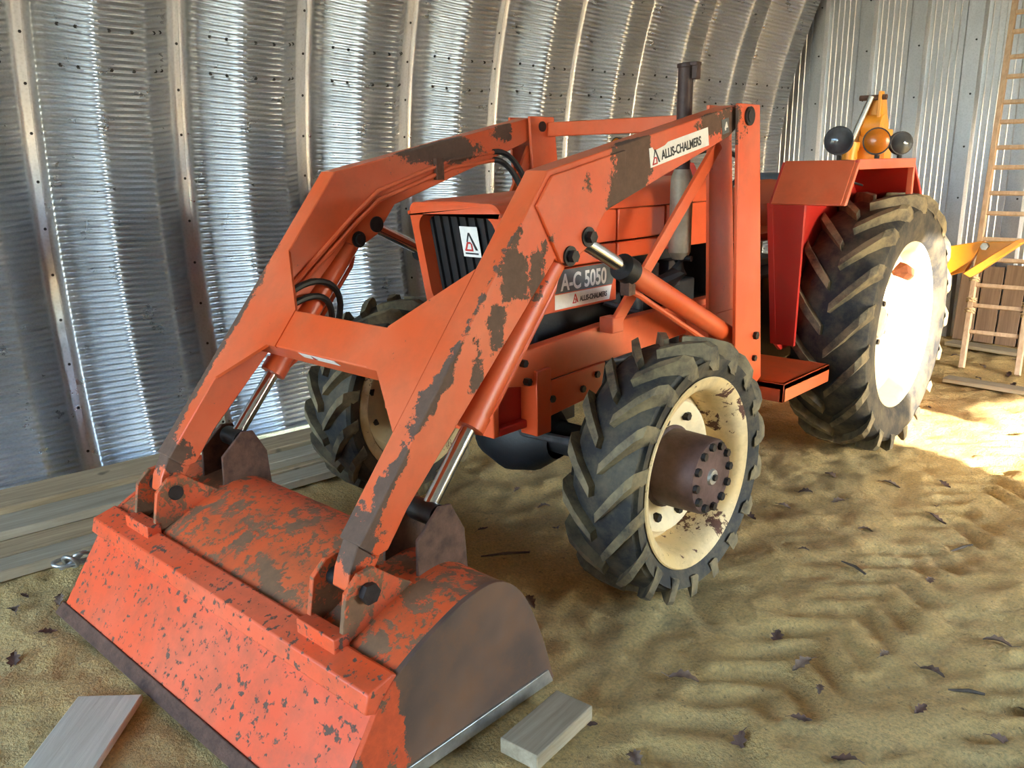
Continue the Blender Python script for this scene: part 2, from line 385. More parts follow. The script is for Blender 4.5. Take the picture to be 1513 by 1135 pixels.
# ------------------------------------------------------------------ tractor
T = empty('tractor'); tag(T, 'orange farm tractor with front loader parked on the sand', 'tractor')
RF, WF, XF, RR, WR, XR, WB = .475, .27, .737, .681, .387, .663, 2.11
def tyre(name, R, W, rr, nl, lh, hw, span):
    mb = MB()
    prof = [(-W * .40, rr - .005), (-W * .47, rr + .03), (-W * .50, (rr + R) / 2), (-W * .485, R - .085), (-W * .43, R - lh - .022), (-W * .28, R - lh - .004), (0, R - lh), (W * .28, R - lh - .004), (W * .43, R - lh - .022), (W * .485, R - .085), (W * .50, (rr + R) / 2), (W * .47, rr + .03), (W * .40, rr - .005)]
    mb.lathe(prof, n=72)
    st = [(.012, 0, R - .002, R - lh - .02), (.5 * W * .5, .42, R, R - lh - .02), (.5 * W * .86, .80, R - .004, R - lh - .04), (.5 * W * .99, .97, R - .022, R - .085), (.5 * W * 1.03, 1.06, R - .062, R - .10), (.5 * W * 1.0, 1.12, R - .098, R - .105)]
    for sgn in (1, -1):
        for k in range(nl):
            ph0 = 2 * PI * (k + (.25 if sgn > 0 else -.25)) / nl; vs = []
            for i, (x, t, rt, rb) in enumerate(st):
                h = hw * (1.0 if i else .8); ph = ph0 - span * t
                for r, hh in ((rb, h * 1.25), (rt, h), ):
                    for q in (-1, 1): vs.append((sgn * x, -r * math.cos(ph + q * hh / R), -r * math.sin(ph + q * hh / R)))
            fs = []
            for i in range(len(st) - 1):
                a = i * 4; b = a + 4
                quads = [(a + 2, a + 3, b + 3, b + 2), (a, a + 2, b + 2, b), (a + 3, a + 1, b + 1, b + 3)]
                fs += [q if sgn < 0 else q[::-1] for q in quads]
            fs += [(0, 1, 3, 2), ((len(st) - 1) * 4, (len(st) - 1) * 4 + 2, (len(st) - 1) * 4 + 3, (len(st) - 1) * 4 + 1)]
            mb.add(vs, fs, 1)
    return mb.mesh(name, [M['rubber'], M['lug']], 32)
tf = tyre('front_tyre', RF, WF, .342, 18, .034, .021, .34)
tr = tyre('rear_tyre', RR, WR, .432, 19, .042, .026, .33)
def ring_bolts(c, r, n, br, h, ph=0):
    mb = MB(); out = []
    for i in range(n):
        a = 2 * PI * i / n + ph; p = Vector(c) + Vector((0, r * math.cos(a), r * math.sin(a))); out.append(p)
    return out
def nut_mesh(name, r, h, m): return MB().cyl((0, 0, 0), (h, 0, 0), r, r * .92, n=6).mesh(name, m, 30)
nut1 = nut_mesh('wheel_nut', .017, .022, M['bolt']); nut2 = nut_mesh('hub_bolt', .0155, .014, M['bolt'])
def front_rim(side):
    rot = (0, 0, 0) if side > 0 else (0, 0, PI); loc = (side * XF, 0, RF)
    mb = MB(); mb.lathe([(-.115, .30), (-.115, .343), (-.105, .343), (-.09, .31), (-.03, .292), (.05, .295), (.085, .306), (.100, .316), (.108, .338), (.118, .345), (.122, .340), (.114, .318), (.104, .302), (.085, .292), (.045, .280), (-.03, .276), (-.10, .29)], n=64)
    rim = inst('front_rim', mb.mesh('front_rim', M['creamrust'], 40), T, loc, rot)
    mb = MB(); mb.lathe([(-.035, .279), (-.025, .262), (.006, .240), (.010, .22), (-.012, .17), (-.015, .14), (-.015, .0)], n=48)
    inst('wheel_disc', mb.mesh('wheel_disc', M['cream'], 40), rim)
    mb = MB(); mb.lathe([(-.012, .150), (-.004, .150), (.0, .140), (.10, .137), (.155, .135), (.163, .128), (.163, .0)], n=40)
    inst('hub', mb.mesh('hub', M['hub'], 40), rim)
    for p in ring_bolts((.163, 0, 0), .112, 12, 0, 0, .1): inst('hub_bolt', nut2, rim, p)
    inst('hub_cap', MB().cyl((.163, 0, 0), (.172, 0, 0), .030, .026, 20).mesh('hub_cap', M['zinc'], 40), rim)
    inst('hub_plug', MB().cyl((.172, 0, 0), (.182, 0, 0), .012, .012, 6).mesh('hub_plug', M['bolt'], 40), rim)
    for p in ring_bolts((-.006, 0, 0), .190, 8, 0, 0, .3): inst('wheel_nut', nut1, rim, p)
    return rim
def rear_rim(side):
    rot = (0, 0, 0) if side > 0 else (0, 0, PI); loc = (side * XR, WB, RR)
    mb = MB(); mb.lathe([(-.16, .40), (-.16, .436), (-.145, .436), (-.12, .405), (.12, .40), (.142, .412), (.150, .434), (.160, .440), (.163, .434), (.154, .410), (.140, .395), (.09, .385), (.05, .372), (-.12, .37)], n=72)
    rim = inst('rear_rim', mb.mesh('rear_rim', M['cream'], 40), T, loc, rot)
    mb = MB(); mb.lathe([(.052, .373), (.045, .35), (.0, .32), (-.03, .22), (-.02, .17), (.0, .165), (.0, .0)], n=56)
    inst('wheel_disc', mb.mesh('wheel_disc', M['cream'], 40), rim)
    mb = MB(); mb.lathe([(.0, .135), (.02, .132), (.024, .085), (.045, .08), (.048, .0)], n=36)
    inst('hub', mb.mesh('hub', M['zinc'], 40), rim)
    for p in ring_bolts((.012, 0, 0), .112, 8, 0, 0, .2): inst('wheel_nut', nut1, rim, p)
    return rim
for sd in (1, -1):
    inst('front_tyre', tf, T, (sd * XF, 0, RF)); inst('rear_tyre', tr, T, (sd * XR, WB, RR))
    front_rim(sd); rr_ = rear_rim(sd)
    if sd > 0:
        mb = MB(); mb.tube([(.06, .06, .26), (.085, .10, .275), (.10, .16, .25), (.10, .19, .22)], [.015, .045, .04, .012], 6)
        tag(inst('clay_clod', mb.mesh('clay_clod', M['clay'], 20), rr_), 'red clay clod stuck inside the rear rim')

# --- axles, engine, gearbox (greasy dark castings)
mb = MB(); mb.cyl((-.66, 0, RF), (.66, 0, RF), .065, n=16); mb.lathe([(-.2, .07), (-.14, .14), (-.02, .175), (.1, .15), (.2, .08)], (.02, .0, RF - .01), 24); mb.cyl((.58, 0, RF), (.68, 0, RF), .13, n=20); mb.cyl((-.58, 0, RF), (-.68, 0, RF), .13, n=20); mb.box(-.10, .10, -.1, .25, RF, .72)
mb.build('front_axle', M['dark'], T, bevel=.006)
mb = MB(); mb.tube([(.1, -.12, RF + .03), (.4, -.13, RF + .05), (.6, -.10, RF + .05)], .018); mb.tube([(-.1, -.12, RF + .03), (-.4, -.13, RF + .05), (-.6, -.10, RF + .05)], .018)
mb.build('steering_rod', M['iron'], T)
mb = MB(); mb.box(-.19, .19, -.1, 1.05, .62, 1.0); mb.box(-.13, .13, .0, .98, 1.0, 1.22); mb.box(-.24, .24, .35, .95, .55, .70); mb.cyl((.19, .2, .75), (.26, .2, .75), .06); mb.cyl((.20, .5, .82), (.20, .5, 1.02), .055)
mb.build('engine', M['dark'], T, bevel=.01)
mb = MB()
for y in (.08, .26, .44, .62, .80): mb.box(.13, .20, y, y + .10, .98, 1.10)
mb.tube([(.2, .3, .98), (.27, .45, .92), (.28, .7, .86)], .014); mb.tube([(.2, .15, .70), (.29, .2, .76), (.30, .4, .74)], .012); mb.box(.19, .24, -.02, .1, .60, .74); mb.box(.20, .26, .72, .9, .78, .9)
mb.build('engine_fittings', M['iron'], T, bevel=.004)
mb = MB(); mb.box(-.20, .20, 1.05, 1.6, .5, .88); mb.box(-.26, .26, 1.6, 2.4, .45, .95); mb.cyl((-.55, WB, RR), (.55, WB, RR), .13, n=20); mb.box(-.05, .05, 1.1, 2.2, .88, 1.0)
mb.build('transmission', M['dark'], T, bevel=.015)
mb = MB(); mb.tube([(.3, 1.15, .9), (.33, 1.22, 1.02), (.36, 1.25, 1.16)], .012); mb.lathe([(-.02, .0), (-.018, .02), (.018, .02), (.02, 0)], (.36, 1.25, 1.17), 12)
mb.build('gear_lever', M['bolt'], T)

# --- hood with side panels, grille
HW = .234
def hood_section(y, ztop, dz=.0):
    pts = []; zb = 1.355
    for (x, z) in ((-HW - .006, zb), (-HW - .006, zb + .012), (-HW + .004, ztop - .035), (-HW + .035, ztop - .008), (-.12, ztop), (0, ztop + .003), (.12, ztop), (HW - .035, ztop - .008), (HW - .004, ztop - .035), (HW + .006, zb + .012), (HW + .006, zb)): pts.append((x, y, z))
    return pts
mb = MB(); secs = [(-.345, 1.385), (-.335, 1.402), (-.28, 1.412), (.3, 1.432), (1.16, 1.462)]
for y, z in secs: mb.v += hood_section(y, z)
for j in range(len(secs) - 1):
    for i in range(10):
        a = j * 11 + i; mb.f.append((a, a + 1, a + 12, a + 11)); mb.m.append(0)
mb.f.append(tuple(range(11))[::-1]); mb.m.append(0); mb.f.append(tuple(range(44, 55))); mb.m.append(0)
hood = mb.build('hood', M['tractor'], T, ang=40)
for sx in (1, -1):
    for y0, y1, z0, z1, nm in ((-.29, .345, 1.225, 1.352, 'side_panel'), (.355, .70, 1.225, 1.352, 'side_panel'), (.71, 1.15, 1.16, 1.352, 'side_panel'), (-.27, .345, 1.15, 1.218, 'side_panel'), (.355, .70, 1.15, 1.218, 'side_panel')):
        a, b = sorted((sx * (HW - .03), sx * HW)); MB().box(a, b, y0, y1, z0, z1).build(nm, M['tractor'], T, bevel=.006)
    a, b = sorted((sx * (HW - .03), sx * (HW + .004)))
    MB().box(a, b, -.24, .345, .985, 1.145).build('lower_side_panel', M['tractor'], T, bevel=.005)
# grille surround: sloped front frame with a rounded opening
def gp(x, z):      # point on the sloping front plane
    return Vector((x, -.345 + .20 * (1.40 - z), z))
def rrect(x0, x1, z0, z1, r, n=6):
    pts = []
    for cx, cz, a0 in ((x1 - r, z1 - r, 0), (x0 + r, z1 - r, 90), (x0 + r, z0 + r, 180), (x1 - r, z0 + r, 270)):
        for i in range(n + 1):
            a = math.radians(a0 + 90 * i / n); pts.append((cx + r * math.cos(a), cz + r * math.sin(a)))
    return pts
outer = rrect(-HW - .004, HW + .004, .965, 1.40, .045); inner = rrect(-HW + .035, HW - .035, 1.005, 1.358, .06)
mb = MB(); n = len(outer)
of = [gp(x, z) for x, z in outer]; nf = [gp(x, z) for x, z in inner]
back = Vector((0, .07, 0))
mb.v = [tuple(p) for p in of] + [tuple(p) for p in nf] + [tuple(p + back) for p in of] + [tuple(p + back) for p in nf]
for i in range(n):
    j = (i + 1) % n
    for q in ((i, j, n + j, n + i), (n + i, n + j, 3 * n + j, 3 * n + i), (j, i, 2 * n + i, 2 * n + j)): mb.f.append(q); mb.m.append(0)
gs = mb.build('grille_surround', M['tractor'], T, ang=50)
mb = MB(); gb = Vector((0, .065, 0)); P = [gp(-HW + .01, .98) + gb, gp(HW - .01, .98) + gb, gp(HW - .01, 1.38) + gb, gp(-HW + .01, 1.38) + gb]
mb.add(P + [p + Vector((0, .02, 0)) for p in P], [(0, 1, 2, 3), (7, 6, 5, 4), (0, 4, 5, 1), (1, 5, 6, 2), (2, 6, 7, 3), (3, 7, 4, 0)])
grille = mb.build('grille', M['black'], T)
for i in range(9):
    x = -.185 + i * .046
    mb = MB(); a = gp(x, 1.0) + Vector((0, .052, 0)); b = gp(x, 1.36) + Vector((0, .052, 0))
    mb.hexa([a + Vector((-.007, .012, 0)), a + Vector((-.007, 0, 0)), a + Vector((.007, 0, 0)), a + Vector((.007, .012, 0)), b + Vector((-.007, .012, 0)), b + Vector((-.007, 0, 0)), b + Vector((.007, 0, 0)), b + Vector((.007, .012, 0))])
    mb.build('grille_bar', M['black'], grille)

# --- printed marks
def text_mesh(txt, size, mat, sx=1.0, bold=.0):
    cu = bpy.data.curves.new('lettering', 'FONT'); cu.body = txt; cu.size = size; cu.extrude = .0004; cu.offset = bold; cu.align_x = 'LEFT'
    ob = bpy.data.objects.new('lettering', cu); COL.objects.link(ob)
    dg = bpy.context.evaluated_depsgraph_get(); me = bpy.data.meshes.new_from_object(ob.evaluated_get(dg)); bpy.data.objects.remove(ob)
    me.materials.clear(); me.materials.append(mat)
    for v in me.vertices: v.co.x *= sx
    return me
def place(o, org, right, up):
    r = Vector(right).normalized(); u = Vector(up).normalized(); n = r.cross(u)
    o.matrix_local = Matrix(((r.x, u.x, n.x, org[0]), (r.y, u.y, n.y, org[1]), (r.z, u.z, n.z, org[2]), (0, 0, 0, 1))); return o
def flat(name, polys, mats, parent, org, right, up, t=.0012):
    mb = MB()
    for k, (pl, m) in enumerate(polys):
        n = len(pl); z0 = 0; z1 = t * (1 + .6 * m)
        mb.add([(x, y, z0) for x, y in pl] + [(x, y, z1) for x, y in pl], [tuple(range(n))[::-1], tuple(range(n, 2 * n))] + [(i, (i + 1) % n, n + (i + 1) % n, n + i) for i in range(n)], m)
    o = mb.build(name, mats, parent); return place(o, org, right, up)
def logo(x, y, s):   # triangle mark: black right leg, red inner foot
    S = lambda pts: [(x + a * s, y + b * s) for a, b in pts]
    return [(S([(.40, 1), (.52, 1), (.98, .06), (.80, .06)]), 1), (S([(.40, 1), (.46, .86), (.30, .5), (.20, .5)]), 1), (S([(.02, .0), (.62, .0), (.62, .10), (.02, .10)]), 2), (S([(.04, .10), (.16, .10), (.34, .46), (.24, .50)]), 2), (S([(.24, .50), (.30, .40), (.56, .40), (.50, .50)]), 2), (S([(.50, .42), (.60, .42), (.62, .10), (.52, .10)]), 2)]
mk = [M['white'], M['ink'], M['redink']]
gu = Vector((0, -.20, 1)).normalized()
o = flat('grille_badge', [([(0, 0), (.092, 0), (.092, .115), (0, .115)], 0)] + logo(.012, .022, .07) + [([(.012, .010), (.080, .010), (.080, .016), (.012, .016)], 1)], mk, grille, gp(-.032, 1.20) + Vector((0, .050, 0)), (1, 0, 0), gu)
o['label'] = 'white badge with black and red triangle mark'
# name plate on the hood side (tractor's left) : dark strip over white strip
px = HW + .0045
o = flat('name_plate', [([(0, .060), (.362, .060), (.40, .148), (0, .148)], 1), ([(0, 0), (.345, 0), (.360, .056), (0, .056)], 0)] + [(p, 2) for p, m in logo(.105, .012, .036)], [M['white'], M['greyink'], M['redink']], T, (px, -.05, .995), (0, 1, 0), (0, 0, 1))
o['label'] = 'grey and white name plate with model number'
t = inst('model_number', text_mesh('A-C 5050', .088, M['white'], .82, .0022), o); t.location = (.035, .070, .0022)
t = inst('maker_name', text_mesh('ALLIS-CHALMERS', .029, M['ink'], .80, .0006), o); t.location = (.15, .016, .0022)

# --- exhaust stack
mb = MB(); mb.cyl((.34, .655, 1.16), (.34, .655, 1.46), .047, n=24); mb.cyl((.34, .655, 1.13), (.34, .655, 1.16), .03, .047, n=24); mb.cyl((.34, .655, 1.46), (.34, .655, 1.50), .047, .034, n=24)
muf = mb.build('muffler', M['muffler'], T)
mb = MB(); mb.cyl((.34, .655, 1.49), (.34, .655, 1.90), .031, n=20); mb.build('exhaust_pipe', M['stack'], T)
mb = MB(); mb.cyl((.34, .655, 1.895), (.34, .655, 1.912), .036, n=20); mb.box(.33, .40, .635, .675, 1.900, 1.915); mb.box(.375, .40, .64, .67, 1.85, 1.905); mb.build('rain_cap', M['stack'], T, bevel=.003)
mb = MB(); mb.tube([(.34, .655, 1.14), (.34, .66, 1.08), (.30, .62, 1.03), (.2, .58, 1.0)], [.032, .036, .04, .04]); mb.cyl((.31, .655, 1.135), (.40, .655, 1.135), .012); mb.build('exhaust_elbow', M['dark'], T)

# --- loader subframe
def both(name, fn, mat, bevel=.004, par=None):
    out = []
    for sx in (1, -1):
        mb = fn(); mb = mb if sx > 0 else mb.mirror(); out.append(mb.build(name, mat, par or T, bevel=bevel))
    return out
both('side_rail', lambda: MB().prism([(-.50, .80), (-.30, .765), (.14, .775), (1.0, .80), (1.0, .93), (.14, .925), (-.30, .90), (-.50, .90)], .285, .335), M['arm'])
both('rail_plate', lambda: MB().prism([(-.26, .765), (.13, .78), (.10, .66), (-.26, .63)], .335, .347), M['tractor'])
both('rail_strut', lambda: MB().box(.27, .35, -.285, -.205, .575, .82), M['tractor'])
for y, z in ((-.35, .86), (-.33, .79), (-.02, .70), (.07, .74), (-.2, .70)):
    MB().cyl((.335, y, z), (.358, y, z), .014, n=6).build('rail_bolt', M['bolt'], T)
MB().box(-.30, .30, -.46, -.43, .60, .88).build('front_plate', M['tractor'], T, bevel=.005)
MB().box(-.30, .30, -.43, -.20, .60, .63).build('front_mount', M['redpaint'], T, bevel=.005)
MB().prism([(-.43, .63), (-.20, .60), (-.20, .80), (-.43, .85)], -.26, .27).build('front_bolster', M['redpaint'], T, bevel=.005)
both('post_bracket', lambda: MB().box(.30, .48, .74, .93, .70, .90), M['tractor'])
def post():
    mb = MB(); pr = [(.615, 1.745), (.79, 1.745), (.945, .60), (.86, .555), (.705, .60)]
    mb.prism(pr, .588, .603); mb.prism(pr, .462, .477); mb.prism([(.86, .70), (.93, .70), (.93, .60), (.86, .60)], .476, .589); return mb
both('loader_post', post, M['arm'], .003)
both('post_pin', lambda: MB().cyl((.455, .70, 1.70), (.615, .70, 1.70), .024).cyl((.603, .70, 1.70), (.612, .70, 1.70), .036, n=20), M['bolt'], 0)
both('post_bolt', lambda: MB().cyl((.603, .86, .80), (.618, .86, .80), .018, n=6).cyl((.603, .86, .70), (.616, .86, .70), .014, n=6), M['bolt'], 0)
MB().box(-.47, .47, .74, .775, 1.655, 1.72).build('cross_beam', M['arm'], T, bevel=.004)
def brace():
    mb = MB(); a = Vector((.50, .66, 1.60)); b = Vector((.385, .13, .93)); d = (b - a).normalized(); n = Vector((1, 0, 0)); w = d.cross(n).normalized() * .027; n = w.cross(d).normalized() * .008
    mb.hexa([a - w - n, a + w - n, a + w + n, a - w + n, b - w - n, b + w - n, b + w + n, b - w + n][0:4] + [b - w - n, b + w - n, b + w + n, b - w + n]); return mb
both('post_brace', brace, M['arm'], .002)
both('brace_tab', lambda: MB().box(.335, .40, .10, .17, .90, .96), M['arm'])

# --- loader arms
ARM = [(-.49, 1.513), (.655, 1.742), (.665, 1.66), (.60, 1.622), (-.20, 1.378), (-.30, 1.262), (-.40, 1.215), (-.455, 1.245), (-1.09, .622), (-1.165, .525), (-1.205, .52), (-1.26, .57)]
def arm():
    mb = MB(); mb.prism(ARM, .487, .576); return mb
arms = both('loader_arm', arm, M['arm'], .004)
def gusset(): return MB().prism([(-.478, 1.498), (-.55, 1.412), (-.438, 1.235), (-.40, 1.225), (-.30, 1.272), (-.215, 1.375), (-.10, 1.425), (-.10, 1.572)], .5755, .586)
for o_, sx in zip(arms, (1, -1)):
    g = gusset(); g = g if sx > 0 else g.mirror(); g.build('gusset_plate', M['arm'], o_, bevel=.003)
def wing():    # flat plates between the arm flange and the cross tube
    A_ = Vector((0, -.49, 1.513)); B_ = Vector((0, -1.255, .574)); nrm = (B_ - A_).normalized().cross(Vector((1, 0, 0))).normalized()
    def pt(x, z, o): t = (1.513 - z) / (1.513 - .574); return Vector((x, 0, 0)) + A_.lerp(B_, t) + nrm * o
    mb = MB(); pl = [(.25, 1.057), (.49, 1.235), (.49, .815), (.30, .942), (.25, .942)]
    f = [pt(x, z, .002) for x, z in pl]; b = [pt(x, z, -.010) for x, z in pl]; n = len(pl)
    if (f[1] - f[0]).cross(f[2] - f[0]).y > 0: f.reverse(); b.reverse()
    mb.add(f + b, [tuple(range(n)), tuple(range(n, 2 * n))[::-1]] + [(i, n + i, n + (i + 1) % n, (i + 1) % n) for i in range(n)])
    return mb
for o_, sx in zip(arms, (1, -1)):
    g = wing(); g = g if sx > 0 else g.mirror(); g.build('wing_plate', M['arm'], o_)
A_ = Vector((0, -.49, 1.513)); B_ = Vector((0, -1.255, .574)); dA = (B_ - A_).normalized(); nA = dA.cross(Vector((1, 0, 0))).normalized()
if nA.y > 0: nA = -nA
def armpt(z): return A_.lerp(B_, (1.513 - z) / (1.513 - .574))
mb = MB(); c = (armpt(1.055) + armpt(.945)) / 2 - nA * .052; Mx = Matrix((Vector((1, 0, 0)), nA, dA)).transposed()
mb.obox(c, .99, .10, .145, Mx); mb.build('cross_tube', M['arm'], T, bevel=.005)
o = flat('cross_tube_decal', [([(0, 0), (.20, 0), (.20, .03), (0, .03)], 0)] + logo(.06, .003, .024), mk, T, c + Vector((-.12, 0, 0)) + dA * .0735 + nA * .015, (1, 0, 0), nA); o['label'] = 'small white sticker under the cross tube'
# maker decal and small square mark on the upper arm (tractor's left)
ua = Vector((0, 1.145, .229)).normalized(); un = Vector((0, -ua.z, ua.y))
o = flat('arm_decal', [([(0, 0), (.395, 0), (.395, .066), (.12, .066), (.10, .058), (.03, .052), (.02, .066), (0, .066)], 0)] + logo(.012, .006, .05), mk, arms[0], (.5764, .06, 1.512), (0, ua.y, ua.z), (0, un.y, un.z)); o['label'] = 'white maker decal with black lettering'
t = inst('lettering', text_mesh('ALLIS-CHALMERS', .044, M['ink'], .80, .001), o); t.location = (.072, .014, .0022)
o = flat('square_mark', [([(0, 0), (.055, 0), (.055, .055), (0, .055)], 0), ([(.020, .012), (.030, .012), (.030, .022), (.020, .022)], 1), ([(.018, .020), (.045, .020), (.038, .042), (.032, .042)], 1)], [M['greyink'], M['white']], arms[0], (.5764, .545, 1.628), (0, ua.y, ua.z), (0, un.y, un.z)); o['label'] = 'dark square sticker with white mark'
# pipes and hoses along the inside of the far arm
for dz in (0, .035):
    MB().tube([(-.478, .40, 1.585 - dz), (-.478, .12, 1.555 - dz), (-.478, -.29, 1.435 - dz), (-.478, -.42, 1.345 - dz), (-.478, -.73, 1.10 - dz), (-.478, -.80, 1.02 - dz)], .009, 8).build('hydraulic_pipe', M['arm'], arms[1])
    MB().tube([(.478, .40, 1.585 - dz), (.478, .12, 1.555 - dz), (.478, -.29, 1.435 - dz), (.478, -.42, 1.345 - dz), (.478, -.73, 1.10 - dz), (.478, -.80, 1.02 - dz)], .009, 8).build('hydraulic_pipe', M['arm'], arms[0])
for sx in (1, -1):
    MB().box(*sorted((sx * .465, sx * .4875)), .02, .06, 1.47, 1.56).build('pipe_clamp', M['rust'], arms[0 if sx > 0 else 1])
def bez(p, n=14):
    p = [Vector(q) for q in p]; out = []
    for i in range(n + 1):
        t = i / n; out.append((1 - t) ** 3 * p[0] + 3 * (1 - t) ** 2 * t * p[1] + 3 * (1 - t) * t * t * p[2] + t ** 3 * p[3])
    return out
for k, pts in enumerate([[(-.478, .38, 1.585), (-.47, .50, 1.60), (-.44, .56, 1.48), (-.40, .58, 1.30)], [(-.478, .38, 1.55), (-.46, .48, 1.55), (-.42, .52, 1.42), (-.38, .54, 1.25)], [(-.478, -.79, 1.03), (-.46, -.70, 1.16), (-.46, -.45, 1.14), (-.52, -.50, .92)], [(-.478, -.79, 1.0), (-.45, -.66, 1.10), (-.45, -.50, 1.08), (-.52, -.56, .84)]]):
    MB().tube(bez(pts), .013, 8).build('hydraulic_hose', M['hose'], T)

# --- cylinders
def hyd(name, a, b, frac, rb, rr_, x):
    for sx in (1, -1):
        p0 = Vector((sx * x, *a)); p1 = Vector((sx * x, *b)); q = p0.lerp(p1, frac); d = (p1 - p0).normalized()
        mb = MB(); mb.cyl(p0, q, rb, n=24); mb.cyl(q - d * .045, q + d * .004, rb + .006, n=24, m=1); o = mb.build(name, [M['arm'], M['arm']], T)
        MB().cyl(q, p1, rr_, n=20).build('chrome_rod', M['chrome'], o)
        MB().cyl(p1 - Vector((.05, 0, 0)), p1 + Vector((.05, 0, 0)), .034, n=18).build('rod_eye', M['bolt'], o)
        MB().cyl(p0 - Vector((.062, 0, 0)), p0 + Vector((.062, 0, 0)), .022, n=12).build('cylinder_pin', M['bolt'], o)
        side = Vector((0, -d.z, d.y)); side = side if side.z < 0 else -side
        MB().tube([p0 + d * .05 + side * (rb + .004), p0 + d * .09 + side * (rb + .02), q - d * .10 + side * (rb + .02), q - d * .05 + side * (rb + .002)], .009, 8).build('feed_pipe', M['arm'], o)
hyd('bucket_cylinder', (-.396, 1.251), (-.985, .565), .69, .042, .024, .531)
# lift cylinder: barrel pinned low on the post, rod up to the knee
for sx in (1, -1):
    p0 = Vector((sx * .531, .83, .775)); p1 = Vector((sx * .531, -.303, 1.304)); q = p0.lerp(p1, .755); d = (p1 - p0).normalized()
    mb = MB(); mb.cyl(p0, q, .040, n=24); o = mb.build('lift_cylinder', M['arm'], T)
    MB().cyl(q - d * .05, q + d * .012, .048, n=24).build('cylinder_gland', M['dark'], o)
    MB().cyl(q, p1, .025, n=20).build('chrome_rod', M['chrome'], o)
    MB().box(*sorted((sx * .512, sx * .55)), q.y + .01, q.y + .05, q.z - .10, q.z - .03).build('port_block', M['rust'], o)
    MB().tube([q + Vector((0, .04, -.085)), q + Vector((0, .10, -.11)), p0 + Vector((0, -.12, -.03))], .011, 8).build('feed_pipe', M['arm'], o)
    for py, pz in ((-.303, 1.304), (-.396, 1.251)):
        MB().cyl((sx * .48, py, pz), (sx * .592, py, pz), .032, n=20).cyl((sx * .592, py, pz), (sx * .612, py, pz), .02, n=6).build('knee_pin', M['bolt'], o)

# --- bucket, tipped mouth down
BW = .80
SH = [(-1.575, .012), (-1.40, .262), (-1.345, .315), (-1.27, .358), (-1.19, .392), (-1.09, .425), (-.99, .432), (-.915, .395), (-.855, .32), (-.79, .175), (-.742, .02)]
def smooth_prof(p, k=5):
    out = []
    for i in range(len(p) - 1):
        a, b, c_, d = [Vector(p[min(max(i + q, 0), len(p) - 1)]) for q in (-1, 0, 1, 2)]
        for t in [q / k for q in range(k)]:
            out.append(tuple(.5 * ((2 * b) + (c_ - a) * t + (2 * a - 5 * b + 4 * c_ - d) * t * t + (3 * b - a - 3 * c_ + d) * t ** 3)))
    return out + [p[-1]]
SHC = smooth_prof(SH[1:]); mb = MB(); PR = [SH[0]] + SHC
inn = []
for i, (y, z) in enumerate(PR):
    a = PR[max(i - 1, 0)]; b = PR[min(i + 1, len(PR) - 1)]; d_ = Vector((b[0] - a[0], b[1] - a[1])).normalized(); inn.append((y + d_.y * .014, z - d_.x * .014))
n = len(PR)
for x in (-BW + .012, BW - .012):
    mb.v += [(x, y, z) for y, z in PR] + [(x, y, z) for y, z in inn]
for i in range(n - 1):
    o_ = 2 * n; m_ = 0 if i == 0 else 1
    for q in ((i + 1, i, o_ + i, o_ + i + 1), (n + i, n + i + 1, o_ + n + i + 1, o_ + n + i), (i, i + 1, n + i + 1, n + i), (o_ + i + 1, o_ + i, o_ + n + i, o_ + n + i + 1)): mb.f.append(q); mb.m.append(m_)
bk = mb.build('bucket', [M['bucket'], M['bucket_top']], T, ang=40)
for sx in (1, -1):
    mb = MB(); mb.prism([(SH[0][0] + .01, .012)] + [(y, z + .004) for y, z in SHC[:-1]] + [(-.738, .02), (-.75, .006)], *sorted((sx * (BW - .014), sx * (BW + .004))))
    mb.build('bucket_side', M['rustplate'] if sx > 0 else M['bucket'], bk, bevel=.002)
    mb = MB(); mb.prism([(-1.50, .012), (-1.47, .05), (-.77, .06), (-.748, .012)], *sorted((sx * BW, sx * (BW + .010)))); mb.build('side_cutter', M['zinc'], bk, bevel=.002)
MB().prism([(-1.40, .245), (-1.438, .262), (-1.425, .312), (-1.345, .335), (-1.325, .315)], -BW, BW).build('bucket_rib', M['bucket'], bk, bevel=.005)
MB().prism([(-1.60, .002), (-1.57, .0), (-1.556, .026), (-1.568, .034)], -BW - .005, BW + .005).build('cutting_edge', M['rust'], bk, bevel=.003)
EAR = [(-1.36, .325), (-1.335, .47), (-1.29, .51), (-1.24, .515), (-1.16, .45), (-1.10, .41)]
CYB = [(-1.09, .40), (-1.085, .53), (-1.0, .605), (-.955, .60), (-.905, .51), (-.895, .36)]
for sx in (1, -1):
    for x in (.455, .600):
        MB().prism(EAR, *sorted((sx * x - .009, sx * x + .009))).build('pin_ear', M['bucket_top'], bk, bevel=.003)
        MB().prism(CYB, *sorted((sx * x - .006, sx * x + .006))).build('cylinder_bracket', M['rust'], bk, bevel=.003)
    MB().cyl((sx * .44, -1.27, .455), (sx * .615, -1.27, .455), .026, n=18).build('pivot_pin', M['bolt'], bk)
    MB().cyl((sx * .615, -1.27, .455), (sx * .632, -1.27, .455), .030, n=6).build('pin_nut', M['bolt'], bk)
    MB().box(*sorted((sx * .443, sx * .612)), -1.385, -1.335, .31, .365).build('ear_spacer', M['bucket'], bk, bevel=.004)
    MB().prism([(-1.255, .57), (-1.175, .53), (-1.235, .435), (-1.27, .425), (-1.30, .45), (-1.29, .50)], *sorted((sx * .498, sx * .565))).build('arm_tip', M['arm'], T, bevel=.004)

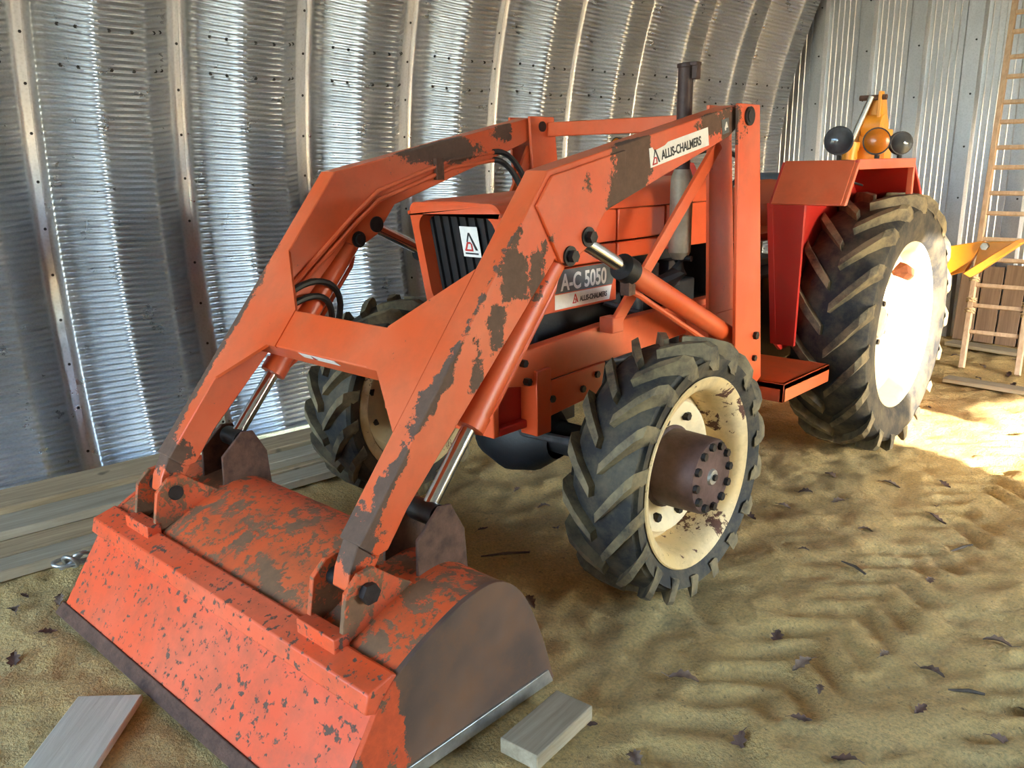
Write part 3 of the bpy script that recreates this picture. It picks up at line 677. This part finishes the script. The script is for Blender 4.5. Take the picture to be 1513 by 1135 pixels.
# --- operator's place, fenders, lamps
MB().box(-.23, .23, 1.16, 1.32, .9, 1.44).build('dash_cowl', M['dark'], T, bevel=.02)
mb = MB(); mb.tube([(0, 1.30, 1.38), (0, 1.45, 1.47)], .014)
ring = [Vector((.19 * math.cos(a), 1.46 + .19 * .45 * math.sin(a) * .5, 1.48 + .19 * math.sin(a) * .55)) for a in [2 * PI * i / 24 for i in range(25)]]
mb.tube(ring, .012, 8); mb.build('steering_wheel', M['black'], T)
def bowl(zb, mat, name, r0, tilt, cy):
    mb = MB(); n = 24; rings = [(.0, .0), (.10, .012), (.17, .04), (.215, .10), (.225, .16), (.215, .16), (.16, .05), (.0, .015)]
    for r, h in rings:
        for i in range(n):
            a = 2 * PI * i / n; x = r * math.cos(a) * r0; y = r * math.sin(a) * r0
            hh = h * (1.0 if math.sin(a) > -.2 else .45)
            p = Matrix.Rotation(tilt, 3, 'X') @ Vector((x, y, hh)); mb.v.append((p.x, p.y + cy, p.z + zb))
    for j in range(len(rings) - 1):
        for i in range(n): mb.f.append((j * n + i, j * n + (i + 1) % n, (j + 1) * n + (i + 1) % n, (j + 1) * n + i)); mb.m.append(0)
    return mb.build(name, mat, T, ang=60)
bowl(1.10, M['orange'], 'seat_pan', 1.0, math.radians(8), 1.92)
mb = MB(); n = 20                                     # rounded back rest, orange shell with grey pad behind
for j, (s_, yy) in enumerate(((.0, -.02), (.85, -.015), (1.0, 0.0), (1.0, .03), (.9, .045), (.0, .05))):
    for i in range(n):
        a = 2 * PI * i / n; mb.v.append((.235 * s_ * math.cos(a) * (1 + .10 * abs(math.sin(2 * a))), 2.10 + yy + .05 * (s_ * math.cos(a)) ** 2 * -1 + .12 * s_ * math.sin(a) * .25, 1.29 + .135 * s_ * math.sin(a)))
for j in range(5):
    for i in range(n): mb.f.append((j * n + i, j * n + (i + 1) % n, (j + 1) * n + (i + 1) % n, (j + 1) * n + i)); mb.m.append(0)
mb.build('seat_back', M['orange'], T, ang=60)
MB().box(-.21, .21, 2.16, 2.22, 1.22, 1.46).build('back_pad', M['vinyl'], T, bevel=.03)
MB().box(-.06, .06, 1.85, 2.0, .9, 1.12).build('seat_post', M['dark'], T, bevel=.01)
both('foot_step', lambda: MB().box(.36, .72, .93, 1.42, .555, .585).box(.36, .72, .93, .95, .50, .585).box(.70, .72, .93, 1.42, .50, .585), M['orange'], .004)
both('step_bracket', lambda: MB().box(.2, .40, 1.15, 1.25, .52, .60), M['dark'])
def fender():
    mb = MB(); x0, x1 = .47, .80
    mb.prism([(1.34, 1.505), (2.08, 1.505), (2.08, 1.525), (1.34, 1.525)], x0, x1)                 # top
    mb.prism([(2.06, 1.525), (2.08, 1.525), (2.30, 1.30), (2.52, .95), (2.50, .94), (2.28, 1.29)], x0, x1)  # rear slope
    return mb
fs_ = both('fender', fender, M['redpaint'], .004)
for o_, sx in zip(fs_, (1, -1)):
    MB().prism([(1.34, 1.527), (1.342, 1.505), (1.234, 1.333), (1.213, 1.338)], *sorted((sx * .468, sx * .79))).build('fender_visor', M['orange'], o_, bevel=.003)
    a, b = sorted((sx * .455, sx * .47))
    MB().prism([(1.225, 1.335), (1.34, 1.52), (2.08, 1.52), (2.30, 1.30), (2.52, .95), (2.5, .70), (1.42, .62), (1.36, .66)], a, b).build('fender_inner_wall', M['redpaint'], o_)
    MB().hexa([(sx * .47, 1.225, 1.34), (sx * .66, 1.225, 1.34), (sx * .66, 1.25, 1.34), (sx * .47, 1.25, 1.34)][::1] and [(sx * .44, 1.36, .66), (sx * .56, 1.36, .66), (sx * .56, 1.38, .66), (sx * .44, 1.38, .66), (sx * .44, 1.235, 1.34), (sx * .62, 1.235, 1.34), (sx * .62, 1.255, 1.34), (sx * .44, 1.255, 1.34)]).build('fender_front_plate', M['redpaint'], o_)
    MB().box(*sorted((sx * .788, sx * .806)), 1.345, 2.08, 1.485, 1.53).build('fender_lip', M['orange'], o_, bevel=.003)
    MB().prism([(1.335, 1.515), (1.36, 1.515), (1.245, 1.335), (1.215, 1.335)], *sorted((sx * .785, sx * .806))).build('fender_lip', M['orange'], o_, bevel=.003)
    MB().box(*sorted((sx * .775, sx * .803)), 2.065, 2.09, 1.34, 1.50).build('fender_lip', M['orange'], o_, bevel=.003)
    MB().tube([(sx * .70, 1.40, 1.49), (sx * .66, 1.55, 1.475), (sx * .62, 1.75, 1.45), (sx * .60, 1.8, 1.42), (sx * .6, 1.95, 1.40)], .006, 6).build('lamp_wire', M['hose'], o_)
def lamp(x, y, z, r, lens, nm, side=0):
    mb = MB(); c = Vector((x, y, z)); ax = Vector((side, -1, .05)).normalized()
    mb.cyl(c, c + ax * .03, r, r, n=28); mb.cyl(c - ax * .05, c, r * .55, r, n=28); mb.cyl(c - Vector((0, -.02, r)), c - Vector((0, -.02, r + .03)), .012, n=10); o = mb.build(nm, M['bolt'], T)
    mb = MB(); q = ax.to_track_quat('Z', 'Y'); n = 24; rr2 = [(r * .9, .030), (r * .7, .040), (r * .35, .048), (.001, .050)]
    for rad, h in rr2:
        for i in range(n): mb.v.append(tuple(c + q @ Vector((rad * math.cos(2 * PI * i / n), rad * math.sin(2 * PI * i / n), h))))
    for j in range(3):
        for i in range(n): mb.f.append((j * n + i, j * n + (i + 1) % n, (j + 1) * n + (i + 1) % n, (j + 1) * n + i)); mb.m.append(0)
    l = mb.build('lens', lens, o); return o
for sx in (1, -1):
    lamp(sx * .555, 1.72, 1.615, .068, M['glass'], 'work_lamp', .35 * sx)
    lamp(sx * .735, 1.72, 1.608, .062, M['amber'], 'amber_flasher', .35 * sx)['label'] = 'round amber flasher lamp'
    lamp(sx * .76, 1.95, 1.60, .055, M['glass'], 'rear_work_lamp', .9 * sx)

# ------------------------------------------------------------------ hoist attachment behind the tractor
H = empty('rear_hoist', (0, 3.0, 0)); tag(H, 'orange-yellow hydraulic boom attachment standing behind the tractor', 'implement')
def hp(name, mb, mat, bevel=.004):
    o = mb.build(name, mat, H, bevel=bevel); o.location = (0, -3.0, 0); return o
hp('mast', MB().hexa([(.02, 2.98, .3), (.34, 2.98, .3), (.34, 3.12, .3), (.02, 3.12, .3), (.14, 2.98, 1.70), (.33, 2.98, 1.70), (.33, 3.1, 1.70), (.14, 3.1, 1.70)]), M['yellow'])
hp('boom', MB().hexa([(.17, 2.96, 1.60), (.33, 2.96, 1.60), (.33, 3.06, 1.60), (.17, 3.06, 1.60), (.19, 2.98, 1.86), (.29, 2.98, 1.90), (.29, 3.05, 1.90), (.19, 3.05, 1.86)]).lathe([(-.06, .0), (-.06, .07), (.06, .07), (.06, .0)], (.25, 3.0, 1.72), 24), M['yellow'])
hp('boom_ear', MB().hexa([(.275, 2.95, 1.55), (.30, 2.95, 1.55), (.30, 3.0, 1.55), (.275, 3.0, 1.55), (.275, 2.95, 1.92), (.295, 2.95, 1.92), (.295, 3.0, 1.92), (.275, 3.0, 1.92)]), M['yellow'])
hp('boom_pin', MB().cyl((.16, 2.97, 1.885), (.32, 2.97, 1.885), .016), M['rust'], 0)
cy = hp('boom_cylinder', MB().cyl((.15, 2.88, 1.2), (.16, 2.88, 1.60), .045, n=20).cyl((.155, 2.88, 1.58), (.16, 2.88, 1.63), .055, n=20), M['yellow'], 0)
mb = MB().cyl((.16, 2.88, 1.62), (.24, 2.94, 1.89), .017, n=16); o = mb.build('chrome_rod', M['zinc'], cy)
hp('base_frame', MB().box(-.45, .55, 2.92, 3.1, .45, .62).box(-.1, .1, 2.5, 2.95, .48, .56), M['yellow'])
# raised stabiliser arm reaching out to the side
hp('stabiliser_arm', MB().hexa([(.42, 2.97, .72), (.86, 2.97, .875), (.86, 3.03, .875), (.42, 3.03, .72), (.42, 2.97, .94), (.94, 2.97, 1.06), (.94, 3.03, 1.06), (.42, 3.03, .94)]), M['yellow'])
hp('stabiliser_foot', MB().hexa([(.86, 2.93, .87), (.90, 2.93, .85), (.90, 3.07, .85), (.86, 3.07, .87), (1.11, 2.93, 1.075), (1.14, 2.93, 1.06), (1.14, 3.07, 1.06), (1.11, 3.07, 1.075)]).hexa([(.90, 2.985, .88), (1.1, 2.985, 1.05), (1.1, 3.015, 1.05), (.90, 3.015, .88), (.92, 2.985, 1.05), (1.10, 2.985, 1.065), (1.10, 3.015, 1.065), (.92, 3.015, 1.05)]), M['yellow'])
hp('stabiliser_bolt', MB().cyl((.95, 2.955, 1.03), (.95, 3.045, 1.03), .022, n=6), M['zinc'], 0)
hp('stand_leg', MB().box(-.35, -.28, 2.98, 3.05, 0, .5).box(.30, .37, 2.98, 3.05, 0, .5), M['yellow'])

# ------------------------------------------------------------------ timber by the wall and loose boards
def board(name, c, L, w, t, rz, mat, label, cat='board', group=None, rx=0, ry=0, bev=.004):
    mb = MB(); mb.box(-w / 2, w / 2, -L / 2, L / 2, 0, t)
    o = mb.build(name, mat, None, bevel=bev); o.location = c; o.rotation_euler = (rx, ry, rz); tag(o, label, cat, group); return o
SR = SH_ROT
G = 'boards stacked along the wall'
for (x, y, z, L, w, t, mt, lb) in [
    (-1.80, -1.95, .0, 2.7, .22, .048, 'woodgrey', 'grey board lying flat under the stack next to the steel wall'),
    (-1.575, -1.90, .0, 2.6, .19, .048, 'woodgrey', 'grey plank at the bottom of the stack beneath the brown timbers'),
    (-1.385, -1.88, .0, 2.6, .16, .048, 'wood', 'brown plank on the ground at the front of the stack'),
    (-1.225, -1.95, .0, 2.3, .13, .045, 'woodgrey', 'narrow grey plank lying on the sand, outermost of the stack'),
    (-1.555, -1.92, .049, 2.6, .20, .042, 'woodgrey', 'grey plank resting on the lower planks, overhanging a dark gap'),
    (-1.79, -1.99, .049, 2.7, .25, .07, 'wood', 'thick brown timber on top of the stack against the steel wall'),
    (-1.73, .55, .046, 2.1, .20, .05, 'wood', 'brown plank on top of the pile behind the far front wheel'),
    (-1.70, .50, .0, 2.1, .20, .045, 'woodgrey', 'grey plank at the bottom of the pile behind the far front wheel'),
    (-1.50, .52, .0, 2.1, .16, .045, 'wood', 'brown plank low in the pile behind the far front wheel'),
    (-1.33, .45, .0, 1.9, .14, .04, 'woodgrey', 'grey plank lying beside the far front wheel'),
    (-1.52, .50, .046, 2.0, .13, .04, 'woodgrey', 'narrow grey plank resting on the pile behind the far front wheel')]:
    board('timber_board', (x + .1 * (y + 1.2), y, z), L, w, t, SR, M[mt], lb, 'board', G)
board('loose_board', (.085, -1.905, -.002), .62, .19, .022, math.radians(44), M['woodpale'], 'pale grey board lying on the sand in front of the bucket')
board('wood_block', (.95, -.942, .0), .265, .125, .047, math.radians(4.5), M['woodgrey'], 'short thick offcut of timber beside the rusty bucket side')
board('flat_plank', (.70, 5.05, .0), .9, .16, .03, math.radians(80), M['woodgrey'], 'plank lying flat in front of the upright planks', 'board')
board('flat_plank', (1.05, 3.80, .0), .9, .12, .03, math.radians(86), M['woodgrey'], 'weathered plank lying on the ground in front of the ladder foot', 'board')
ex = ORG + SH_DIR * (.03 + PITCH * 9 - .02)
def endpos(xx, off): # a point on the end wall line, off metres in front of it
    n = Vector((SH_DIR.y, -SH_DIR.x, 0)); p = ex + n * (xx - ex.x) / n.x; return p - SH_DIR * off
for i in range(6):
    p = endpos(.30 + i * .17, .14)
    mb = MB(); mb.box(-.078, .078, -.012, .012, 0, .66 - .02 * (i % 2)); o = mb.build('upright_plank', M['plank'], None, bevel=.003)
    o.location = (p.x, p.y, 0); o.rotation_euler = (math.radians(-5), 0, SH_ROT); tag(o, 'short brown plank standing upright against the end wall', 'board', 'planks leaning on the end wall')

# ------------------------------------------------------------------ ladder leaning on the end wall
LA = empty('ladder', (.76, 4.3, 0)); tag(LA, 'weathered wooden ladder leaning against the corrugated end wall', 'ladder')
b0 = Vector((-.18, 0, 0)); top = Vector((.36 - .76, 1.16, 3.15)); wv = Vector((.37, 0, 0))
ld = (top - b0).normalized(); side = wv.normalized(); nn = side.cross(ld).normalized(); side2 = ld.cross(nn)
def lbar(p, q, w, t, name, mat):
    p, q = Vector(p), Vector(q); d = (q - p); L = d.length; d.normalize()
    a = nn; b = d.cross(a).normalized()
    mb = MB(); mb.hexa([p - b * w / 2 - a * t / 2, p + b * w / 2 - a * t / 2, p + b * w / 2 + a * t / 2, p - b * w / 2 + a * t / 2, q - b * w / 2 - a * t / 2, q + b * w / 2 - a * t / 2, q + b * w / 2 + a * t / 2, q - b * w / 2 + a * t / 2])
    return mb.build(name, mat, LA, bevel=.003)
LL = (top - b0).length
for k in (0, 1): lbar(b0 + wv * k, b0 + wv * k + ld * LL, .035, .06, 'rail', M['woodz'])
h = .28; i = 0
while h < LL - .1:
    lbar(b0 + ld * h, b0 + ld * h + wv, .028, .03, 'rung', M['woodz']); h += .155 if i % 2 else .20; i += 1
for k in (0, 1):
    for hh in (.42, .50, .66):
        p = b0 + wv * k + ld * hh
        ringp = [p + (side2 * math.cos(a) * .030 + nn * math.sin(a) * .045) + ld * .02 * (a / 6.3) for a in [2 * PI * q / 14 * 1.9 for q in range(15)]]
        MB().tube(ringp, .007, 6).build('twine_lashing', M['twine'], LA)

# ------------------------------------------------------------------ chain hook by the bucket, leaves, twigs
CH = empty('chain', (-1.02, -1.40, 0)); tag(CH, 'short rusty steel chain heaped on the sand beside the bucket corner', 'chain')
lk = MB(); lk.tube([Vector((.028 * math.cos(a), .045 * math.sin(a), 0)) for a in [2 * PI * i / 16 for i in range(17)]], .008, 8); lkm = lk.mesh('link', M['zinc'], 60)
for i in range(9):
    a = i * .75; inst('link', lkm, CH, (.05 * math.cos(a) * (1 - i * .05), .07 * math.sin(a), .02 + .009 * i), (random.uniform(-.9, .9), random.uniform(-.7, .7), random.uniform(0, 3)))
def leaf_mesh(k, mat):
    mb = MB(); n = 9; pts = []
    for i in range(n):
        t = i / (n - 1); w = .030 * math.sin(PI * min(1, t * 1.02)) * (1.0 if i % 2 else .48) + .002; pts.append((t * .11 - .055, w))
    cz = lambda x, y: .012 * math.cos(x * 30 + k) + .35 * abs(y) + .004 * k
    vs = []; 
    for x, w in pts: vs += [(x, -w, cz(x, w)), (x, 0, cz(x, 0) - .004), (x, w, cz(x, w))]
    fs = []
    for i in range(n - 1):
        a = i * 3; fs += [(a, a + 3, a + 4, a + 1), (a + 1, a + 4, a + 5, a + 2)]
    vs2 = [(x, y, z - .0015) for x, y, z in vs]; o = len(vs)
    mb.add(vs + vs2, fs + [tuple(o + q for q in f[::-1]) for f in fs]); mb.cyl((-.055, 0, cz(-.055, 0)), (-.085, .004, .01), .0015, n=5)
    return mb.mesh('fallen_leaf', mat, 60)
lms = [leaf_mesh(0, M['leaf']), leaf_mesh(1, M['leaf']), leaf_mesh(2, M['leaf2'])]
spots = [(1.19, -.03), (1.50, .08), (1.64, .10), (1.42, -.23), (1.68, -.15), (1.09, -.46), (.66, .8), (1.1, 1.0), (1.3, 1.3), (1.0, 1.6), (1.2, 1.75), (1.45, .7), (1.75, .4), (1.9, .1), (1.6, -.5), (1.35, -.6), (1.8, -.7), (-.95, -1.69), (-.98, -1.59), (-1.05, -1.62), (-.9, -1.55), (-.85, -1.62), (-.7, -1.66), (-.75, -1.75), (-.6, -1.8), (-1.0, -1.75), (-1.1, -1.72)]
for i in range(40): spots.append((random.uniform(-.5, .9), random.uniform(-.55, 1.6)))
for i in range(22): spots.append((random.uniform(.2, 1.0), random.uniform(3.0, 5.1)))
for i in range(16): spots.append((random.uniform(.95, 2.3), random.uniform(-.9, 2.0)))
_done = [(1.75, .05), (1.45, 1.1), (1.2, .6), (1.95, -.25), (.1, -.2), (.3, .6), (.37, .53), (.23, .67)]
for x, y in spots:
    if any((x - a) ** 2 + (y - b) ** 2 < .014 for a, b in _done): continue
    if abs(y - 5.05) < .2 or abs(y - 3.80) < .14: continue
    _done.append((x, y))
    if -.98 < x < -.5 and -.55 < y < .55 or .5 < x < .98 and -.55 < y < .55: continue
    o = inst('fallen_leaf', random.choice(lms), None, (x, y, floor_h(x, y) + .004), (random.uniform(-.25, .25), random.uniform(-.25, .25), random.uniform(0, 6.28)))
    s = random.uniform(.4, .85); o.scale = (s, s, s); tag(o, 'dry curled brown leaf lying on the sand', 'leaf', 'fallen leaves on the sand floor')
for k, (x, y, a, L) in enumerate([(1.75, .05, .5, .10), (1.45, 1.1, 1.2, .14), (1.2, .6, -.4, .12), (1.95, -.25, .2, .08), (.1, -.2, .9, .2), (.3, .6, -.8, .22)]):
    d = Vector((math.cos(a), math.sin(a), 0)) * L / 2; z = floor_h(x, y) + .008; p = Vector((x, y, z))
    o = MB().tube([p - d, p + Vector((.004, .006, .004)), p + d], [.003, .006, .004], 6).build('twig', M['twig']); tag(o, 'small dry twig lying on the sand', 'twig', 'twigs on the sand floor')
